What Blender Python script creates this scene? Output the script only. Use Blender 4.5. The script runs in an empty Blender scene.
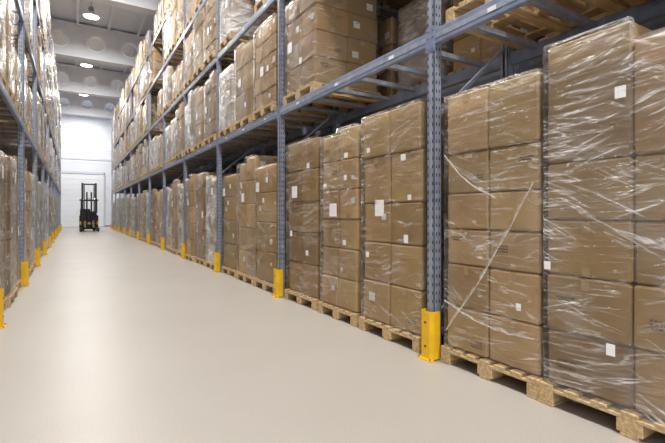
import bpy, bmesh, math, random
from mathutils import Vector, Matrix
R = random.Random(7)
scene = bpy.context.scene
try:
    scene.view_settings.view_transform = 'Standard'
    scene.view_settings.look = 'None'
    scene.view_settings.exposure = 0.0
except Exception: pass

# ------------------------------------------------------------ materials
def new_mat(name):
    m = bpy.data.materials.new(name); m.use_nodes = True
    nt = m.node_tree; nt.nodes.clear()
    out = nt.nodes.new('ShaderNodeOutputMaterial')
    return m, nt, out
def N(nt, t, **kw):
    n = nt.nodes.new(t)
    for k, v in kw.items():
        if k.startswith('i_'): n.inputs[k[2:].replace('_', ' ')].default_value = v
        else: setattr(n, k, v)
    return n
def ramp(nt, src, stops):
    r = nt.nodes.new('ShaderNodeValToRGB')
    e = r.color_ramp.elements
    e[0].position, e[0].color = stops[0]
    e[1].position, e[1].color = stops[-1]
    for p, c in stops[1:-1]:
        x = e.new(p); x.color = c
    nt.links.new(src, r.inputs[0]); return r
def g(v): return (v, v, v, 1)
def math_n(nt, op, a, b=None, clamp=False):
    n = nt.nodes.new('ShaderNodeMath'); n.operation = op; n.use_clamp = clamp
    for i, s in enumerate((a, b)):
        if s is None: continue
        if isinstance(s, (int, float)): n.inputs[i].default_value = s
        else: nt.links.new(s, n.inputs[i])
    return n.outputs[0]

def simple(name, col, rough=.5, metal=0, nscale=6, namt=.12, bump=0.0, emit=None, estr=0, stretch=(1,1,1)):
    m, nt, out = new_mat(name)
    p = N(nt, 'ShaderNodeBsdfPrincipled'); p.inputs['Roughness'].default_value = rough
    p.inputs['Metallic'].default_value = metal
    tc = N(nt, 'ShaderNodeTexCoord'); mp = N(nt, 'ShaderNodeMapping'); mp.inputs['Scale'].default_value = stretch
    nt.links.new(tc.outputs['Object'], mp.inputs[0])
    no = N(nt, 'ShaderNodeTexNoise'); no.inputs['Scale'].default_value = nscale; no.inputs['Detail'].default_value = 4
    nt.links.new(mp.outputs[0], no.inputs[0])
    a = tuple(max(0, c*(1-namt)) for c in col)+(1,); b = tuple(min(1, c*(1+namt)) for c in col)+(1,)
    r = ramp(nt, no.outputs[0], [(.3, a), (.7, b)])
    nt.links.new(r.outputs[0], p.inputs['Base Color'])
    if bump:
        bp = N(nt, 'ShaderNodeBump'); bp.inputs['Strength'].default_value = bump; bp.inputs['Distance'].default_value = .02
        nt.links.new(no.outputs[0], bp.inputs['Height']); nt.links.new(bp.outputs[0], p.inputs['Normal'])
    if emit:
        p.inputs['Emission Color'].default_value = emit+(1,); p.inputs['Emission Strength'].default_value = estr
    nt.links.new(p.outputs[0], out.inputs[0])
    return m

def cardboard():
    m, nt, out = new_mat('kraft_cardboard')
    p = N(nt, 'ShaderNodeBsdfPrincipled')
    p.inputs['Roughness'].default_value = .6
    p.inputs['Specular IOR Level'].default_value = .3
    tc = N(nt, 'ShaderNodeTexCoord')
    at = N(nt, 'ShaderNodeAttribute', attribute_name='tint')
    oi = N(nt, 'ShaderNodeObjectInfo')
    no = N(nt, 'ShaderNodeTexNoise'); no.inputs['Scale'].default_value = 3.0; no.inputs['Detail'].default_value = 3
    nt.links.new(tc.outputs['Object'], no.inputs[0])
    mp = N(nt, 'ShaderNodeMapping'); mp.inputs['Scale'].default_value = (60, 60, 4)
    nt.links.new(tc.outputs['Object'], mp.inputs[0])
    n2 = N(nt, 'ShaderNodeTexNoise'); n2.inputs['Scale'].default_value = 2.0
    nt.links.new(mp.outputs[0], n2.inputs[0])
    s = math_n(nt, 'MULTIPLY_ADD', no.outputs[0], .35)
    s.node.inputs[2].default_value = .80
    s2 = math_n(nt, 'MULTIPLY_ADD', n2.outputs[0], .10); s2.node.inputs[2].default_value = -.05
    s3 = math_n(nt, 'ADD', s, s2)
    rv = math_n(nt, 'MULTIPLY_ADD', oi.outputs['Random'], .36); rv.node.inputs[2].default_value = .82
    s4 = math_n(nt, 'MULTIPLY', s3, rv)
    vm = N(nt, 'ShaderNodeVectorMath', operation='SCALE')
    nt.links.new(at.outputs['Color'], vm.inputs[0]); nt.links.new(s4, vm.inputs['Scale'])
    nt.links.new(vm.outputs[0], p.inputs['Base Color'])
    bp = N(nt, 'ShaderNodeBump'); bp.inputs['Strength'].default_value = .4; bp.inputs['Distance'].default_value = .06
    nt.links.new(no.outputs[0], bp.inputs['Height']); nt.links.new(bp.outputs[0], p.inputs['Normal'])
    nt.links.new(p.outputs[0], out.inputs[0])
    return m

def film(name, base, streak, gloss=.5, tint=(.95,.95,.97), floorhaze=.35, tone=(.985, .98, .97, 1), sharp=1.0):
    m, nt, out = new_mat(name)
    tc = N(nt, 'ShaderNodeTexCoord'); oi = N(nt, 'ShaderNodeObjectInfo')
    off = N(nt, 'ShaderNodeVectorMath', operation='ADD')
    sc = math_n(nt, 'MULTIPLY', oi.outputs['Random'], 37.0)
    cb = N(nt, 'ShaderNodeCombineXYZ')
    for i in range(3): nt.links.new(sc, cb.inputs[i])
    nt.links.new(tc.outputs['Object'], off.inputs[0]); nt.links.new(cb.outputs[0], off.inputs[1])
    hs = []
    for ang, zs, w in ((0.35, 10, 30), (-0.45, 9, 30), (0.05, 18, 24), (-0.12, 8, 40)):
        mp = N(nt, 'ShaderNodeMapping'); mp.vector_type = 'POINT'
        mp.inputs['Rotation'].default_value = (ang, -ang, 0)
        m2 = N(nt, 'ShaderNodeMapping'); m2.inputs['Scale'].default_value = (.8, .8, zs)
        nt.links.new(off.outputs[0], mp.inputs[0]); nt.links.new(mp.outputs[0], m2.inputs[0])
        no = N(nt, 'ShaderNodeTexNoise'); no.inputs['Scale'].default_value = 1.5; no.inputs['Detail'].default_value = 3.5
        no.inputs['Distortion'].default_value = .3
        nt.links.new(m2.outputs[0], no.inputs[0])
        d = math_n(nt, 'ABSOLUTE', math_n(nt, 'SUBTRACT', no.outputs[0], .57))
        l = math_n(nt, 'SUBTRACT', 1.0, math_n(nt, 'MULTIPLY', d, w*sharp), True)
        pm = N(nt, 'ShaderNodeTexNoise'); pm.inputs['Scale'].default_value = 2.2+ang*2; pm.inputs['Detail'].default_value = 1
        o2 = N(nt, 'ShaderNodeVectorMath', operation='ADD'); o2.inputs[1].default_value = (ang*20, 3, 7*ang)
        nt.links.new(off.outputs[0], o2.inputs[0]); nt.links.new(o2.outputs[0], pm.inputs[0])
        pr = ramp(nt, pm.outputs[0], [(.47, g(0)), (.66, g(1))])
        hs.append((no.outputs[0], math_n(nt, 'MULTIPLY', l, pr.outputs[0]), pr.outputs[0]))
    s = math_n(nt, 'MAXIMUM', math_n(nt, 'MAXIMUM', hs[0][1], hs[1][1]), math_n(nt, 'MAXIMUM', hs[2][1], hs[3][1]))
    haze = math_n(nt, 'MULTIPLY', math_n(nt, 'MAXIMUM', hs[0][2], hs[1][2]), base)
    a = math_n(nt, 'ADD', math_n(nt, 'MULTIPLY', s, streak), math_n(nt, 'ADD', haze, base*floorhaze), True)
    hsum = math_n(nt, 'ADD', math_n(nt, 'ADD', hs[0][0], hs[1][0]), hs[2][0])
    bp = N(nt, 'ShaderNodeBump'); bp.inputs['Strength'].default_value = .8; bp.inputs['Distance'].default_value = .04
    nt.links.new(hsum, bp.inputs['Height'])
    tr = N(nt, 'ShaderNodeBsdfTransparent'); tr.inputs[0].default_value = tone
    p = N(nt, 'ShaderNodeBsdfPrincipled'); p.inputs['Base Color'].default_value = tint+(1,)
    p.inputs['Roughness'].default_value = .35
    nt.links.new(bp.outputs[0], p.inputs['Normal'])
    gl = N(nt, 'ShaderNodeBsdfGlossy'); gl.inputs['Roughness'].default_value = .18
    nt.links.new(bp.outputs[0], gl.inputs['Normal'])
    mx0 = N(nt, 'ShaderNodeMixShader'); fr = N(nt, 'ShaderNodeFresnel'); fr.inputs[0].default_value = 1.4
    f2 = math_n(nt, 'MULTIPLY', fr.outputs[0], gloss, True)
    nt.links.new(f2, mx0.inputs[0]); nt.links.new(tr.outputs[0], mx0.inputs[1]); nt.links.new(gl.outputs[0], mx0.inputs[2])
    mx = N(nt, 'ShaderNodeMixShader')
    nt.links.new(a, mx.inputs[0]); nt.links.new(mx0.outputs[0], mx.inputs[1]); nt.links.new(p.outputs[0], mx.inputs[2])
    nt.links.new(mx.outputs[0], out.inputs[0])
    return m

def floor_mat():
    m, nt, out = new_mat('epoxy_floor')
    p = N(nt, 'ShaderNodeBsdfPrincipled')
    tc = N(nt, 'ShaderNodeTexCoord')
    n1 = N(nt, 'ShaderNodeTexNoise'); n1.inputs['Scale'].default_value = .7; n1.inputs['Detail'].default_value = 6
    nt.links.new(tc.outputs['Object'], n1.inputs[0])
    r = ramp(nt, n1.outputs[0], [(.3, (.40, .375, .343, 1)), (.7, (.43, .404, .372, 1))])
    n3 = N(nt, 'ShaderNodeTexNoise'); n3.inputs['Scale'].default_value = 70; n3.inputs['Detail'].default_value = 2
    nt.links.new(tc.outputs['Object'], n3.inputs[0])
    r3 = ramp(nt, n3.outputs[0], [(.35, g(.93)), (.6, g(1))])
    mu = N(nt, 'ShaderNodeMix', data_type='RGBA', blend_type='MULTIPLY'); mu.inputs[0].default_value = 1
    nt.links.new(r.outputs[0], mu.inputs[6]); nt.links.new(r3.outputs[0], mu.inputs[7])
    nt.links.new(mu.outputs[2], p.inputs['Base Color'])
    p.inputs['Specular IOR Level'].default_value = .38
    n2 = N(nt, 'ShaderNodeTexNoise'); n2.inputs['Scale'].default_value = 1.2; n2.inputs['Detail'].default_value = 1
    nt.links.new(tc.outputs['Object'], n2.inputs[0])
    rr = ramp(nt, n2.outputs[0], [(.3, g(.36)), (.7, g(.40))])
    nt.links.new(rr.outputs[0], p.inputs['Roughness'])
    bp = N(nt, 'ShaderNodeBump'); bp.inputs['Strength'].default_value = .05; bp.inputs['Distance'].default_value = .02
    nt.links.new(n3.outputs[0], bp.inputs['Height']); nt.links.new(bp.outputs[0], p.inputs['Normal'])
    nt.links.new(p.outputs[0], out.inputs[0])
    return m

def label_mat():
    m, nt, out = new_mat('barcode_label')
    p = N(nt, 'ShaderNodeBsdfPrincipled'); p.inputs['Roughness'].default_value = .4
    tc = N(nt, 'ShaderNodeTexCoord'); mp = N(nt, 'ShaderNodeMapping'); mp.inputs['Scale'].default_value = (90, 90, 1)
    nt.links.new(tc.outputs['Object'], mp.inputs[0])
    no = N(nt, 'ShaderNodeTexNoise'); no.inputs['Scale'].default_value = 3; nt.links.new(mp.outputs[0], no.inputs[0])
    mz = N(nt, 'ShaderNodeMapping'); mz.inputs['Scale'].default_value = (3, 3, 60)
    nt.links.new(tc.outputs['Object'], mz.inputs[0])
    n2 = N(nt, 'ShaderNodeTexNoise'); n2.inputs['Scale'].default_value = 1; nt.links.new(mz.outputs[0], n2.inputs[0])
    a = math_n(nt, 'GREATER_THAN', no.outputs[0], .60); b = math_n(nt, 'GREATER_THAN', n2.outputs[0], .60)
    c = math_n(nt, 'MULTIPLY', a, b)
    r = ramp(nt, c, [(0, (.95, .96, .99, 1)), (1, g(.1))]); nt.links.new(r.outputs[0], p.inputs['Base Color'])
    nt.links.new(p.outputs[0], out.inputs[0]); return m

M_CARD = cardboard()
M_FILM_L = film('stretch_film_light', .03, .42, .5, sharp=1.3)
M_FILM_H = film('stretch_film_heavy', .08, .52, .7, sharp=1.25)
M_FILM_N = film('stretch_film_thin_wrinkled', .045, .46, .6, sharp=1.7)
M_FILM_C = film('stretch_film_cloudy', .30, .5, .8, tint=(.88, .89, .92), floorhaze=.7)
M_ROPE = simple('twisted_stretch_film', (.72, .68, .62), .25, 0, 30, .35)
M_LABEL = label_mat()
M_TAPE = simple('packing_tape', (.60, .44, .24), .22, 0, 8, .1)
M_INK = simple('printed_ink', (.16, .10, .06), .6, 0, 20, .2)
M_WOOD = simple('pallet_wood', (.58, .42, .23), .75, 0, 5, .30, .2, stretch=(1, 9, 9))
M_BLUE = simple('rack_steel_blue', (.22, .28, .43), .42, .15, 9, .18)
M_GALV = simple('rack_steel_galvanised', (.35, .40, .51), .40, .35, 14, .22)
M_HOLE = simple('punched_slot_dark', (.02, .022, .035), .7)
M_YEL = simple('guard_yellow', (.90, .53, .01), .4, 0, 7, .12)
M_FLOOR = floor_mat()
M_WALL = simple('painted_wall_panel', (.76, .79, .86), .6, 0, .6, .04)
M_CEIL = simple('ceiling_panel', (.64, .68, .77), .6, 0, .8, .05)
M_BEAMP = simple('roof_beam_paint', (.72, .75, .83), .55, 0, 1.2, .06)
M_RIM = simple('beam_opening_rim', (.88, .90, .95), .5, 0, 1.2, .03)
M_DOOR = simple('door_white', (.84, .87, .92), .45, 0, 1, .03)
M_DARK = simple('black_paint', (.02, .02, .023), .4)
M_GREY = simple('grey_metal', (.25, .26, .28), .4, .5)
M_TYRE = simple('rubber', (.02, .02, .02), .8)
M_ALU = simple('lamp_reflector', (.75, .76, .78), .3, .6)
M_LAMP = simple('lamp_glow', (1, 1, 1), .5, emit=(1, .96, .9), estr=12)
M_DEEP = simple('mast_steel', (.03, .03, .035), .35, .4)

# ------------------------------------------------------------ mesh builder
class MB:
    def __init__(s): s.v = []; s.f = []; s.m = []; s.t = []; s.mats = []; s.sm = []
    def mi(s, mat):
        if mat not in s.mats: s.mats.append(mat)
        return s.mats.index(mat)
    def face(s, pts, mat, tint=(1, 1, 1), smooth=False):
        b = len(s.v); s.v.extend([tuple(p) for p in pts]); s.f.append(tuple(range(b, b+len(pts))))
        s.m.append(s.mi(mat)); s.t.append(tint); s.sm.append(smooth)
    def poly(s, verts, faces, mat, tint=(1, 1, 1), smooth=False):
        b = len(s.v); s.v.extend([tuple(p) for p in verts]); k = s.mi(mat)
        for f in faces:
            s.f.append(tuple(b+i for i in f)); s.m.append(k); s.t.append(tint); s.sm.append(smooth)
    def box(s, lo, hi, mat, bev=0.0, tint=(1, 1, 1), rot=0.0, M=None):
        c = [(a+b)/2 for a, b in zip(lo, hi)]; h = [(b-a)/2 for a, b in zip(lo, hi)]
        V = []; F = []
        if bev <= 0:
            for x in (-1, 1):
                for y in (-1, 1):
                    for z in (-1, 1): V.append((x*h[0], y*h[1], z*h[2]))
            F = [(0, 1, 3, 2), (4, 6, 7, 5), (0, 4, 5, 1), (2, 3, 7, 6), (0, 2, 6, 4), (1, 5, 7, 3)]
        else:
            bev = min(bev, min(h)*.45); idx = {}
            for x in (-1, 1):
                for y in (-1, 1):
                    for z in (-1, 1):
                        sg = (x, y, z)
                        for a in range(3):
                            idx[(x, y, z, a)] = len(V)
                            V.append(tuple(sg[i]*(h[i] if i == a else h[i]-bev) for i in range(3)))
            for a in range(3):
                o = [i for i in range(3) if i != a]
                for sa in (-1, 1):
                    q = []
                    for (p, r) in ((-1, -1), (1, -1), (1, 1), (-1, 1)):
                        sg = [0, 0, 0]; sg[a] = sa; sg[o[0]] = p; sg[o[1]] = r
                        q.append(idx[(sg[0], sg[1], sg[2], a)])
                    F.append(tuple(q))
            for a in range(3):
                o = [i for i in range(3) if i != a]
                for p in (-1, 1):
                    for r in (-1, 1):
                        def kk(sa, ax):
                            sg = [0, 0, 0]; sg[a] = sa; sg[o[0]] = p; sg[o[1]] = r
                            return idx[(sg[0], sg[1], sg[2], ax)]
                        F.append((kk(-1, o[0]), kk(1, o[0]), kk(1, o[1]), kk(-1, o[1])))
            for x in (-1, 1):
                for y in (-1, 1):
                    for z in (-1, 1): F.append((idx[(x, y, z, 0)], idx[(x, y, z, 1)], idx[(x, y, z, 2)]))
        if rot:
            ca, sa = math.cos(rot), math.sin(rot)
            V = [(x*ca-y*sa, x*sa+y*ca, z) for x, y, z in V]
        if M is not None: V = [tuple(M @ Vector(p)) for p in V]
        V = [(x+c[0], y+c[1], z+c[2]) for x, y, z in V]
        cc = Vector(c); F2 = []
        for f in F:
            p = [Vector(V[i]) for i in f]
            n = (p[1]-p[0]).cross(p[2]-p[0]); m = sum(p, Vector())/len(p)
            F2.append(f if n.dot(m-cc) >= 0 else tuple(reversed(f)))
        s.poly(V, F2, mat, tint)
    def bar(s, a, b, w, d, mat):
        a, b = Vector(a), Vector(b); L = (b-a).length
        q = (b-a).to_track_quat('Z', 'Y').to_matrix()
        c = (a+b)/2
        s.box((c.x-w/2, c.y-d/2, c.z-L/2), (c.x+w/2, c.y+d/2, c.z+L/2), mat, M=q)
    def cyl(s, c, r, h, axis, mat, n=20, r2=None, caps=True, smooth=True):
        r2 = r if r2 is None else r2; V = []
        for k, (rr, t) in enumerate(((r, -h/2), (r2, h/2))):
            for i in range(n):
                a = 2*math.pi*i/n; u, w = rr*math.cos(a), rr*math.sin(a)
                p = {'z': (u, w, t), 'x': (t, u, w), 'y': (w, t, u)}[axis]
                V.append((p[0]+c[0], p[1]+c[1], p[2]+c[2]))
        s.poly(V, [(i, (i+1) % n, n+(i+1) % n, n+i) for i in range(n)], mat, smooth=smooth)
        if caps: s.poly(V, [tuple(reversed(range(n))), tuple(range(n, 2*n))], mat)
    def mesh(s, name):
        me = bpy.data.meshes.new(name); me.from_pydata(s.v, [], s.f)
        for m in s.mats: me.materials.append(m)
        me.polygons.foreach_set('material_index', s.m)
        me.polygons.foreach_set('use_smooth', s.sm)
        ca = me.color_attributes.new('tint', 'FLOAT_COLOR', 'CORNER')
        buf = []
        for f, t in zip(s.f, s.t): buf.extend([t[0], t[1], t[2], 1.0]*len(f))
        ca.data.foreach_set('color', buf)
        me.update(); return me
    def obj(s, name, loc=(0, 0, 0), rz=0):
        return place(name, s.mesh(name), loc, rz)
def place(name, me, loc, rz=0, parent=None):
    o = bpy.data.objects.new(name, me); scene.collection.objects.link(o)
    o.location = loc; o.rotation_euler = (0, 0, rz)
    if parent: o.parent = parent
    return o

# ------------------------------------------------------------ room
X0, X1, YB, YF, ZC = -4.7, 6.9, -9.0, 46.5, 11.3
b = MB(); b.box((X0-.3, YB, -.2), (X1+.3, YF+.3, 0), M_FLOOR); b.obj('floor')
b = MB(); b.box((X0-.3, YB, ZC), (X1+.3, YF+.3, ZC+.2), M_CEIL)
x = X0+.6
while x < X1:
    b.box((x-.06, YB, ZC-.16), (x+.06, YF, ZC), M_BEAMP); x += 1.45
b.obj('ceiling')
for nm, xa, xb in (('wall_left', X0-.3, X0), ('wall_right', X1, X1+.3)):
    b = MB(); b.box((xa, YB, 0), (xb, YF, ZC), M_WALL)
    y = YB+1
    while y < YF:
        xx = xb if nm == 'wall_left' else xa
        b.box((xx-.02, y-.03, 0), (xx+.02, y+.03, ZC), M_BEAMP); y += 3
    b.obj(nm)
b = MB(); b.box((X0, YF, 0), (X1, YF+.3, ZC), M_WALL)
z = 1.2
while z < ZC:
    b.box((X0, YF-.012, z-.012), (X1, YF, z+.012), M_CEIL); z += 1.2
b.box((X0, YF-.03, 0), (X1, YF, .12), M_GREY)
b.box((X0, YF-.05, 6.3), (X1, YF, 6.5), M_CEIL)
b.obj('wall_far')
b = MB()
dx0, dx1, dz = -1.6, 2.55, 4.9
for i in range(10):
    b.box((dx0, YF-.11, .02+i*dz/10), (dx1, YF-.06, .02+(i+1)*dz/10-.012), M_DOOR, .006)
b.obj('door_1')
b = MB()
for xx in (dx0-.12, dx1): b.box((xx, YF-.14, 0), (xx+.12, YF-.06, dz+.2), M_CEIL, .01)
b.box((dx0-.12, YF-.14, dz+.05), (dx1+.12, YF-.06, dz+.3), M_CEIL, .01)
b.obj('trim_1')

def roof_beam():
    b = MB(); cell = 1.6; zb, zt = 9.5, ZC-.17; zc = (zb+zt)/2; r = .38; n = 24
    nx = int((X1-X0)/cell); cw = (X1-X0)/nx; th = .12
    for i in range(nx):
        cx = X0+(i+.5)*cw
        out, inn = [], []
        for k in range(n):
            a = 2*math.pi*(k+.5)/n; ca, sa = math.cos(a), math.sin(a)
            inn.append((cx+r*ca, zc+r*sa))
            hx, hz = cw/2, (zt-zb)/2
            t = min(hx/abs(ca), hz/abs(sa)); out.append((cx+t*ca, zc+t*sa))
        cor = [(cx+sx*cw/2, zc+sz*(zt-zb)/2) for sx in (1, -1) for sz in (1, -1)]
        for y in (-th, th):
            for k in range(n):
                k2 = (k+1) % n
                q = [inn[k], inn[k2], out[k2]]
                for c in cor:
                    ak = math.atan2(out[k][1]-zc, out[k][0]-cx); a2 = math.atan2(out[k2][1]-zc, out[k2][0]-cx)
                    ac = math.atan2(c[1]-zc, c[0]-cx)
                    dd = (a2-ak) % (2*math.pi); dc = (ac-ak) % (2*math.pi)
                    if 1e-5 < dc < dd-1e-5: q.append(c)
                q.append(out[k])
                b.face([(p[0], y, p[1]) for p in q], M_BEAMP)
        for k in range(n):
            k2 = (k+1) % n
            b.face([(inn[k][0], -th, inn[k][1]), (inn[k2][0], -th, inn[k2][1]), (inn[k2][0], th, inn[k2][1]), (inn[k][0], th, inn[k][1])], M_RIM)
        for k in range(n):
            k2 = (k+1) % n; q = []
            for kk, rr in ((k, r), (k2, r), (k2, r+.08), (k, r+.08)):
                a = 2*math.pi*(kk+.5)/n; q.append((cx+rr*math.cos(a), -th-.02, zc+rr*math.sin(a)))
            b.face(q, M_RIM)
    b.box((X0, -.26, zb-.07), (X1, .26, zb), M_BEAMP); b.box((X0, -.26, zt), (X1, .26, zt+.06), M_BEAMP)
    return b.mesh('roof_beam')
rb = roof_beam()
for i in range(-4, 3): place('roof_beam', rb, (0, 26.3+7.6*i, 0))

b = MB()
b.cyl((0, 0, .50), .012, .75, 'z', M_GREY, 8)
b.cyl((0, 0, .16), .13, .22, 'z', M_GREY, 20, .10)
b.cyl((0, 0, -.06), .34, .24, 'z', M_ALU, 28, .13, caps=False)
b.cyl((0, 0, -.15), .29, .02, 'z', M_LAMP, 28)
lm = b.mesh('pendant_lamp')
LY = [-5.5, -.3, 7.3, 14.9, 22.5, 30.1, 37.7, 43.6]
for y in LY:
    o = place('pendant_lamp', lm, (.75, y, ZC-.875))
    L = bpy.data.lights.new('lamp_light', 'AREA'); L.shape = 'DISK'; L.size = .6; L.energy = 580 if y < 20 else 430; L.color = (1, .965, .91)
    lo = bpy.data.objects.new('lamp_light', L); scene.collection.objects.link(lo); lo.parent = o; lo.location = (0, 0, -.2)

# ------------------------------------------------------------ racks
YK0, DK = 2.84, 3.31
KS = list(range(-1, 12))
LV = [2.93, 4.81, 6.5, 8.1]
def upright(b, x, y, hgt, sgn, detail):
    w = .045; d = .09
    xf = x; xb = x+sgn*d
    lo = lambda a, c: (min(a, c), max(a, c))
    def bx(xa, xb_, ya, yb, m=M_GALV, z0=0, z1=hgt):
        l, h = lo(xa, xb_); b.box((l, ya, z0), (h, yb, z1), m)
    bx(xf, xf+sgn*.006, y-w, y+w)
    bx(xf, xb, y-w, y-w+.006); bx(xf, xb, y+w-.006, y+w)
    bx(xb-sgn*.005, xb, y-w, y-w+.03); bx(xb-sgn*.005, xb, y+w-.03, y+w)
    bx(xf-sgn*.004, xf, y-.012, y+.012)
    if detail:
        z = .5; e = .0012
        while z < hgt-.05:
            for yy in (y-.029, y+.029):
                b.face([(xf-sgn*e, yy-.007, z), (xf-sgn*e, yy+.007, z), (xf-sgn*e, yy+.004, z+.03), (xf-sgn*e, yy-.004, z+.03)], M_HOLE)
            for xm in (xf+sgn*.028, xf+sgn*.062):
                b.face([(xm-.007, y-w-e, z), (xm+.007, y-w-e, z), (xm+.004, y-w-e, z+.03), (xm-.004, y-w-e, z+.03)], M_HOLE)
            z += .075
def rack(name, xf, sgn, depth=1.1, detail=True, ks=KS):
    b = MB(); hg = 8.95
    xb = xf+sgn*depth
    for k in ks:
        y = YK0+DK*k
        upright(b, xf, y, hg, sgn, detail and k < 5)
        upright(b, xb, y, hg, -sgn, False)
        z = .35; fl = 0; xa, xc = xf+sgn*.05, xb-sgn*.05
        b.box((min(xa, xc), y-.02, .22), (max(xa, xc), y+.02, .26), M_GALV)
        while z+.9 < hg:
            p, q = ((xa, y, z), (xc, y, z+.85)) if fl == 0 else ((xc, y, z), (xa, y, z+.85))
            b.bar(p, q, .035, .03, M_GALV); z += .9; fl ^= 1
    for i in range(len(ks)-1):
        ya, yb = YK0+DK*ks[i]+.045, YK0+DK*ks[i+1]-.045
        for lv in LV:
            for xx, s in ((xf, sgn), (xb, -sgn)):
                l, h = min(xx, xx+s*.05), max(xx, xx+s*.05)
                b.box((l, ya, lv-.13), (h, yb, lv), M_BLUE, .006)
                xg = xx-s*.003
                b.box((min(xg, xx), ya, lv-.088), (max(xg, xx), yb, lv-.045), M_GALV)
                for (y0, y1) in ((ya-.045, ya+.012), (yb-.012, yb+.045)):
                    xe = xx-s*.006
                    b.box((min(xe, xx), y0, lv-.19), (max(xe, xx), y1, lv+.03), M_BLUE)
                    if s == sgn and detail and ks[i] < 3:
                        for zz in (lv-.16, lv-.06, lv):
                            b.cyl((xe-s*.003, (y0+y1)/2, zz), .008, .006, 'x', M_GREY, 8)
            n = 6 if ks[i] < 4 else 3
            for j in range(n):
                yy = ya+(j+.5)*(yb-ya)/n
                l, h = min(xf+sgn*.05, xb-sgn*.05), max(xf+sgn*.05, xb-sgn*.05)
                b.box((l, yy-.03, lv-.05), (h, yy+.03, lv-.004), M_GALV)
    if detail:
        for i in range(len(ks)-1):
            for lv in LV[:2]:
                for t in (.55, 1.6, 2.65):
                    yy = YK0+DK*ks[i]+t; xe = xf-sgn*.0045
                    b.face([(xe, yy-.04, lv-.085), (xe, yy+.04, lv-.085), (xe, yy+.04, lv-.05), (xe, yy-.04, lv-.05)], M_LABEL)
    return b.obj(name)
XR, XL = 2.747, -.735
rack('storage_rack', XR, 1); rack('storage_rack', XL, -1)
rack('storage_rack', XR+1.34, 1, detail=False); rack('storage_rack', XL-1.34, -1, detail=False)

def guard():
    b = MB(); h = .43
    prof = [(.05, -.078), (-.02, -.078), (-.05, -.05), (-.05, .05), (-.02, .078), (.05, .078)]
    inn = [(.05, -.070), (-.016, -.070), (-.042, -.046), (-.042, .046), (-.016, .070), (.05, .070)]
    n = len(prof)
    for i in range(n-1):
        for P in (prof, inn):
            b.face([(P[i][0], P[i][1], .01), (P[i+1][0], P[i+1][1], .01), (P[i+1][0], P[i+1][1], h), (P[i][0], P[i][1], h)], M_YEL)
        b.face([(prof[i][0], prof[i][1], h), (prof[i+1][0], prof[i+1][1], h), (inn[i+1][0], inn[i+1][1], h), (inn[i][0], inn[i][1], h)], M_YEL)
    b.box((-.075, -.09, 0), (-.03, .09, .01), M_YEL)
    for y in (-.07, .07): b.cyl((-.062, y, .016), .009, .014, 'z', M_GREY, 8)
    for z in (.12, .33): b.cyl((-.052, 0, z), .010, .008, 'x', M_DARK, 10)
    return b.mesh('column_guard')
gm = guard()
for k in KS:
    place('column_guard', gm, (XR-.012, YK0+DK*k, 0)); place('column_guard', gm, (XL+.012, YK0+DK*k, 0), math.pi)

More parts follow.
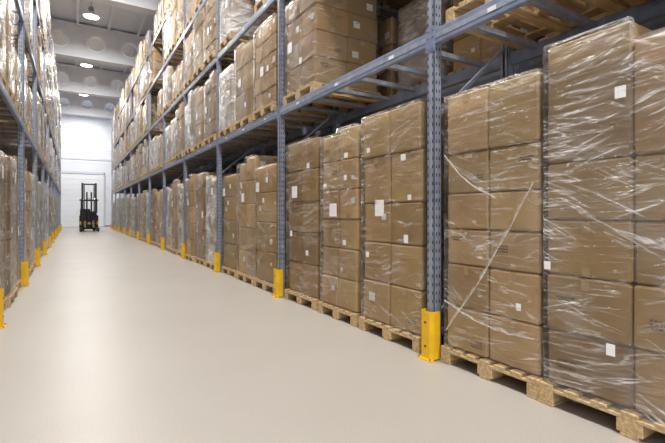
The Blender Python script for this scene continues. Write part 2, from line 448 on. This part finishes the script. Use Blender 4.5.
# ------------------------------------------------------------ pallet loads
def add_pallet(b, w, D, z0=0):
    for yb in (-w/2+.05, 0, w/2-.05):
        b.box((-D/2, yb-.05, z0), (D/2, yb+.05, z0+.022), M_WOOD, .003)
        for xb in (-D/2+.07, 0, D/2-.07):
            b.box((xb-.07, yb-.05 if yb else -.07, z0+.022), (xb+.07, yb+.05 if yb else .07, z0+.10), M_WOOD, .004)
    for xb in (-D/2+.07, 0, D/2-.07):
        b.box((xb-.07, -w/2, z0+.10), (xb+.07, w/2, z0+.122), M_WOOD, .003)
    n = 7
    for i in range(n):
        y = -w/2+.05+(w-.1)*i/(n-1)
        b.box((-D/2, y-.047, z0+.122), (D/2, y+.047, z0+.144), M_WOOD, .003)
TONES = [(.53, .365, .175), (.44, .285, .125), (.57, .405, .215), (.48, .32, .145), (.66, .51, .31)]
def load(name, w, rows, cols, tone, seed, fm=M_FILM_L, D=1.12, delta=None, films=True, labels=.3, ink=.25, drop=(), ropes=(), spots=()):
    r = random.Random(seed); b = MB(); add_pallet(b, w, D+.02)
    base = TONES[tone]; z = .146; ww = w-.05
    nr = len(rows)
    for ri, hgt in enumerate(rows):
        c = cols[ri] if isinstance(cols, (list, tuple)) else cols
        cw = ww/c
        jx = r.uniform(-.014, .014)
        for ci in range(c):
            hh = hgt+(delta[ci] if delta and ri == nr-1 else 0)
            push = r.uniform(0, .014)
            for di in range(2):
                if ri == nr-1 and ci in drop: continue
                t = r.uniform(.80, 1.12); tt = (base[0]*t, base[1]*t*r.uniform(.97, 1.02), base[2]*t*r.uniform(.92, 1.08))
                y0 = -ww/2+ci*cw+.005; y1 = y0+cw-.010; dd = (D-.06)/2
                xo = -(D-.03)/2+.014+di*dd+jx+(push if di == 0 else 0)
                x0, x1 = xo+.002, xo+dd-.004
                b.box((x0, y0, z+.003), (x1, y1, z+hh-.004), M_CARD, .014, tt, rot=r.uniform(-.010, .010))
                e = .005
                ym = (y0+y1)/2
                faces = []
                if di == 0: faces.append(('x', x0-e, ym))
                if ci == 0: faces.append(('y', y0-e, (x0+x1)/2))
                if ci == c-1: faces.append(('Y', y1+e, (x0+x1)/2))
                def q(kind, f, cu, u0, u1, v0, v1, mat, ex=0):
                    if kind == 'x': P = [(f-ex, cu+u, v) for u, v in ((u0, v0), (u1, v0), (u1, v1), (u0, v1))]
                    else:
                        sg = -1 if kind == 'y' else 1
                        P = [(cu+u, f+sg*ex, v) for u, v in ((u0, v0), (u1, v0), (u1, v1), (u0, v1))]
                    b.face(P, mat)
                for kd, f, cu in faces:
                    if r.random() < .5:
                        q(kd, f, cu, -.025, .025, z+hh-.08, z+hh-.012, M_TAPE)
                        q(kd, f, cu, -.025, .025, z+.012, z+.07, M_TAPE)
                    if r.random() < ink:
                        u = r.choice((-1, 1))*cw*.24; zz = z+hh*r.uniform(.15, .7)
                        for li in range(r.choice((2, 3))):
                            uu = u-.06
                            while uu < u+.045:
                                l = r.uniform(.008, .026)
                                q(kd, f, cu, uu, min(uu+l, u+.06), zz+li*.022, zz+li*.022+.011, M_INK); uu += l+.006
                    if r.random() < labels:
                        u = r.choice((-1, 1, .4))*cw*.27; zz = z+hh*r.uniform(.2, .6)
                        s = r.choice((.03, .04, .055))
                        q(kd, f, cu, u-s, u+s, zz, zz+s*1.7, M_LABEL, .003)
        z += hgt
    top = z
    def topz(y):
        c = cols[-1] if isinstance(cols, (list, tuple)) else cols
        ci = max(0, min(c-1, int((y+ww/2)/(ww/c))))
        t = top
        if delta: t += delta[ci]
        if ci in drop: t = top-rows[-1]
        return t
    hx, hy = (D-.03)/2+.014, ww/2+.012
    if films:
        cr = .02; ring = []
        def seg(a, c, n):
            for i in range(n): ring.append((a[0]+(c[0]-a[0])*i/n, a[1]+(c[1]-a[1])*i/n))
        seg((-hx+cr, -hy), (hx-cr, -hy), 8); seg((hx-cr, -hy), (hx, -hy+cr), 1)
        seg((hx, -hy+cr), (hx, -.004), 5); seg((hx, -.004), (hx, .004), 1); seg((hx, .004), (hx, hy-cr), 5)
        seg((hx, hy-cr), (hx-cr, hy), 1)
        seg((hx-cr, hy), (-hx+cr, hy), 8); seg((-hx+cr, hy), (-hx, hy-cr), 1)
        seg((-hx, hy-cr), (-hx, .004), 5); seg((-hx, .004), (-hx, -.004), 1); seg((-hx, -.004), (-hx, -hy+cr), 5)
        seg((-hx, -hy+cr), (-hx+cr, -hy), 1)
        n = len(ring); z0 = .10; nz = max(6, int((top-z0)/.10)); V = []
        for j in range(nz+1):
            for (x, y) in ring:
                tz = topz(y)+.004
                zz = z0+(tz-z0)*j/nz
                k = 1+r.uniform(-.003, .008)
                V.append((x*k, y*k, zz+(r.uniform(-.012, .012) if 0 < j < nz else (r.uniform(-.02, .02) if j == 0 else 0))))
        for (x, y) in ring: V.append((x*.90, y*.90, topz(y)+.006+r.uniform(0, .006)))
        F = [(j*n+i, j*n+(i+1) % n, (j+1)*n+(i+1) % n, (j+1)*n+i) for j in range(nz+1) for i in range(n)]
        b.poly(V, F, fm, smooth=True)
    for (cy, cz, sw, sh) in spots:        # stickers on the outside of the wrap
        xs = -hx-.008
        b.box((xs-.002, cy-sw/2, cz-sh/2), (xs, cy+sw/2, cz+sh/2), M_LABEL)
    for (ya, za, yb_, zb_) in ropes:
        P = 16; pts = []
        for i in range(P+1):
            t = i/P; pts.append(Vector((-hx-.010, ya+(yb_-ya)*t, za+(zb_-za)*t-.06*math.sin(math.pi*t)+r.uniform(-.006, .006))))
        for i in range(P):
            d = r.uniform(.004, .010)
            b.bar(pts[i], pts[i+1], .004, d, M_ROPE)
            if i % 3: b.bar(pts[i]+Vector((0, .008, .012)), pts[i+1]+Vector((0, .006, .010)), .003, d*.5, M_ROPE)
    return b.mesh(name)
LN = 'wrapped_pallet_load'
def put(me, y, xfront, side, z=0, D=1.12, name=LN):
    x = xfront+side*(D/2+.01)
    return place(name, me, (x, y, z), 0 if side > 0 else math.pi)
nearA = load('load_near_a', 1.12, [.37, .37, .37, .38, .80], 2, 0, 11, M_FILM_H, delta=(-.13, 0), labels=.2, ink=.3,
             spots=((.047, 2.01, .06, .07), (.10, .483, .05, .07), (.50, .947, .045, .055), (-.40, .95, .05, .06)))
nearB = load('load_near_b', .93, [.36, .36, .30, .30, .34, .50], 2, 2, 12, M_FILM_N, labels=.1, ink=.6,
             ropes=((.42, 1.80, -.10, 1.42), (-.42, 1.52, .40, .30), (.42, .55, -.42, .42)), spots=((-.30, .62, .04, .05),))
n1 = load('load_c', .98, [.42, .42, .42, .50, .45], 2, 0, 13, M_FILM_L, labels=.2,
          spots=((.118, 1.352, .15, .17), (.315, 1.98, .06, .05), (-.26, 1.84, .07, .06), (-.30, 1.05, .06, .08), (.33, .85, .05, .06), (-.35, 1.45, .05, .05)))
n2 = load('load_d', .86, [.36, .36, .36, .36, .36, .38], 2, 0, 14, M_FILM_N, labels=.3, delta=(0, -.05),
          spots=((.058, 1.337, .17, .16), (-.235, 1.98, .08, .06), (-.22, 1.72, .06, .06), (.25, 1.65, .06, .05), (-.2, .95, .06, .06)))
n3 = load('load_e', .96, [.44, .44, .44, .44, .42], [2, 2, 2, 2, 2], 3, 15, M_FILM_L, labels=.3,
          spots=((.14, 1.605, .17, .17), (-.28, 1.95, .08, .07), (.25, 1.0, .07, .08), (-.25, .75, .07, .07)))
G = []
specs = [(.93, [.44]*5, 2), (.88, [.36]*6, 2), (.95, [.30]*7, 2), (.90, [.55, .5, .5, .48], 2), (.92, [.40]*5, 3), (.94, [.5, .5, .5, .45], 1),
         (.96, [.39]*5, 2), (.86, [.52, .52, .52, .5], 2), (.95, [.45, .45, .45, .4, .3], 2), (.90, [.33]*6, 2)]
rs = random.Random(5)
for i, (w, rw, c) in enumerate(specs):
    sp = tuple((rs.uniform(-.3, .3), rs.uniform(.7, 1.9), s, s*1.1) for s in (.15, .08, .07))
    G.append(load('ground_load_%d' % i, w, rw, c, [0, 3, 1, 0, 2, 3, 1, 4, 3, 2][i], 40+i, [M_FILM_L, M_FILM_H, M_FILM_L, M_FILM_C, M_FILM_L][i % 5], labels=.35, spots=sp,
                  delta={0: (0, -.10), 3: (-.08, 0), 8: (0, -.06)}.get(i), drop={2: (1,), 9: (0,)}.get(i, ())))
U = []
us = [(.92, [.4, .4, .4], 2), (.88, [.30]*5, 2), (.84, [.52, .52], 2), (.96, [.36]*4, 2), (.92, [.28]*5, 3), (.90, [.60, .62], 1), (.90, [.40, .40], 2), (.82, [.4, .4, .35], 2), (.95, [.25]*5, 2), (.94, [.5, .5, .45], 2)]
for i, (w, rw, c) in enumerate(us):
    sp = tuple((rs.uniform(-.3, .3), rs.uniform(.35, .85), s, s*1.1) for s in (.14, .08))
    U.append(load('upper_load_%d' % i, w, rw, c, [0, 1, 4, 3, 0, 2, 2, 1, 3, 0][i], 70+i, [M_FILM_L, M_FILM_C, M_FILM_H, M_FILM_N, M_FILM_L, M_FILM_C][i % 6], labels=.45, spots=sp,
                  D=1.12, drop={1: (1,), 8: (0,)}.get(i, ()), delta={3: (0, -.08), 9: (-.1, 0)}.get(i)))
USH = [U[2], U[6]]
b = MB()
for i in range(3): add_pallet(b, .98, 1.14, i*.146)
epal = b.mesh('empty_pallet_stack')
b = MB(); add_pallet(b, .98, 1.14, 0); epal1 = b.mesh('empty_pallet')
SL = (.62, 1.655, 2.69)
put(nearA, 1.235, XR+.0, 1); put(nearB, 2.262, XR+.01, 1); put(G[1], .15, XR, 1)
put(n1, 3.475, XR, 1); put(n2, 4.485, XR+.01, 1); put(n3, 5.50, XR+.02, 1)
for k in range(1, 11):
    for s in SL: put(R.choice(G), YK0+DK*k+s+R.uniform(-.02, .02), XR+R.uniform(-.02, .06), 1)
for k in range(-1, 11):
    for s in SL: put(R.choice(G), YK0+DK*k+s+R.uniform(-.02, .02), XL-R.uniform(-.02, .05), -1)
for side, xf in ((1, XR), (-1, XL)):
    for li, lv in enumerate(LV):
        for k in range(-1, 11):
            for si, s in enumerate(SL):
                y = YK0+DK*k+s
                if side == 1 and li == 0 and k == 0 and si < 2: continue
                if side == 1 and li == 0 and k == -1:
                    place('empty_pallet_stack' if si != 2 else 'empty_pallet', epal if si != 2 else epal1, (xf+.56+(.06 if si == 2 else 0), y, lv+.001)); continue
                if not (side == 1 and li == 0 and k < 2) and R.random() < .12: continue
                c = U if li < 3 else USH
                me = U[3] if (side == 1 and li == 0 and k == 0) else R.choice(c)
                put(me, y+R.uniform(-.03, .03), xf-side*.01+R.uniform(-.03, .03), side, lv+.001)
for side, xf in ((1, XR+1.34), (-1, XL-1.34)):
    for li, lv in enumerate([0]+LV[:3]):
        for k in range(-1, 11 if li < 2 else 5):
            for s in SL:
                if R.random() < .08: continue
                put(R.choice(G if li == 0 else U), YK0+DK*k+s, xf, side, lv+(.001 if li else 0))

# ------------------------------------------------------------ reach truck
b = MB()
for sx in (-1, 1):
    b.box((sx*.42-.06, -.08, .10), (sx*.42+.06, .06, 3.45), M_DEEP, .01)
    b.box((sx*.31-.035, -.05, .16), (sx*.31+.035, .05, 3.30), M_DEEP, .01)
    b.box((sx*.52-.09, -1.0, .06), (sx*.52+.09, .5, .26), M_DARK, .02)
    b.cyl((sx*.52, -.85, .13), .13, .12, 'x', M_TYRE, 20)
    b.box((sx*.26-.05, -1.25, .30), (sx*.26+.05, -.12, .34), M_GREY, .005)
    b.box((sx*.26-.05, -.16, .30), (sx*.26+.05, -.11, .75), M_GREY, .005)
    b.bar((sx*.50, .25, 1.3), (sx*.50, .15, 2.25), .05, .05, M_DARK)
    b.bar((sx*.50, 1.25, 1.3), (sx*.46, 1.0, 2.25), .05, .05, M_DARK)
    b.cyl((sx*.14, .06, 1.5), .05, 2.6, 'z', M_DEEP, 12)
    b.cyl((sx*.40, .36, 2.33), .05, .08, 'y', M_LAMP, 14)
for z in (.18, 1.15, 2.2, 3.36): b.box((-.45, .04, z-.05), (.45, .09, z+.05), M_DEEP, .008)
for z in (.42, .68): b.box((-.46, -.14, z-.04), (.46, -.10, z+.04), M_DARK, .006)
for i in range(7): b.box((-.42+i*.14-.01, -.15, .7), (-.42+i*.14+.01, -.13, 1.25), M_DARK)
b.box((-.44, -.15, 1.23), (.44, -.13, 1.27), M_DARK)
b.box((-.60, .35, .12), (.60, 1.45, 1.15), M_DARK, .06)
b.box((-.61, .34, .45), (.61, 1.46, .70), M_YEL, .03)
b.box((-.55, .9, 1.1), (.1, 1.35, 1.6), M_DARK, .05)
b.box((-.35, .35, 1.15), (.40, .5, 1.42), M_DARK, .03)
b.box((-.60, .05, 2.20), (.60, 1.1, 2.27), M_DARK, .01)
for i in range(6): b.box((-.5+i*.2-.015, .05, 2.27), (-.5+i*.2+.015, 1.1, 2.31), M_DARK)
b.cyl((.35, 1.1, .17), .17, .16, 'x', M_TYRE, 20); b.cyl((-.35, 1.1, .17), .17, .16, 'x', M_TYRE, 20)
b.cyl((.0, .9, 2.36), .05, .1, 'z', M_YEL, 12)
b.obj('reach_truck_forklift', (1.05, 35.4, 0))

# ------------------------------------------------------------ world + camera
w = bpy.data.worlds.new('World'); scene.world = w; w.use_nodes = True
bg = w.node_tree.nodes['Background']; bg.inputs[0].default_value = (1, .985, .96, 1); bg.inputs[1].default_value = 1.35
cam = bpy.data.cameras.new('camera'); co = bpy.data.objects.new('camera', cam); scene.collection.objects.link(co)
cam.sensor_width = 36; cam.lens = 430/665*36; cam.shift_y = -8.5/665; cam.clip_end = 200; cam.clip_start = .05
co.location = (0, 0, 1.3); co.rotation_euler = (math.radians(90), 0, -math.atan(260.5/430))
scene.camera = co
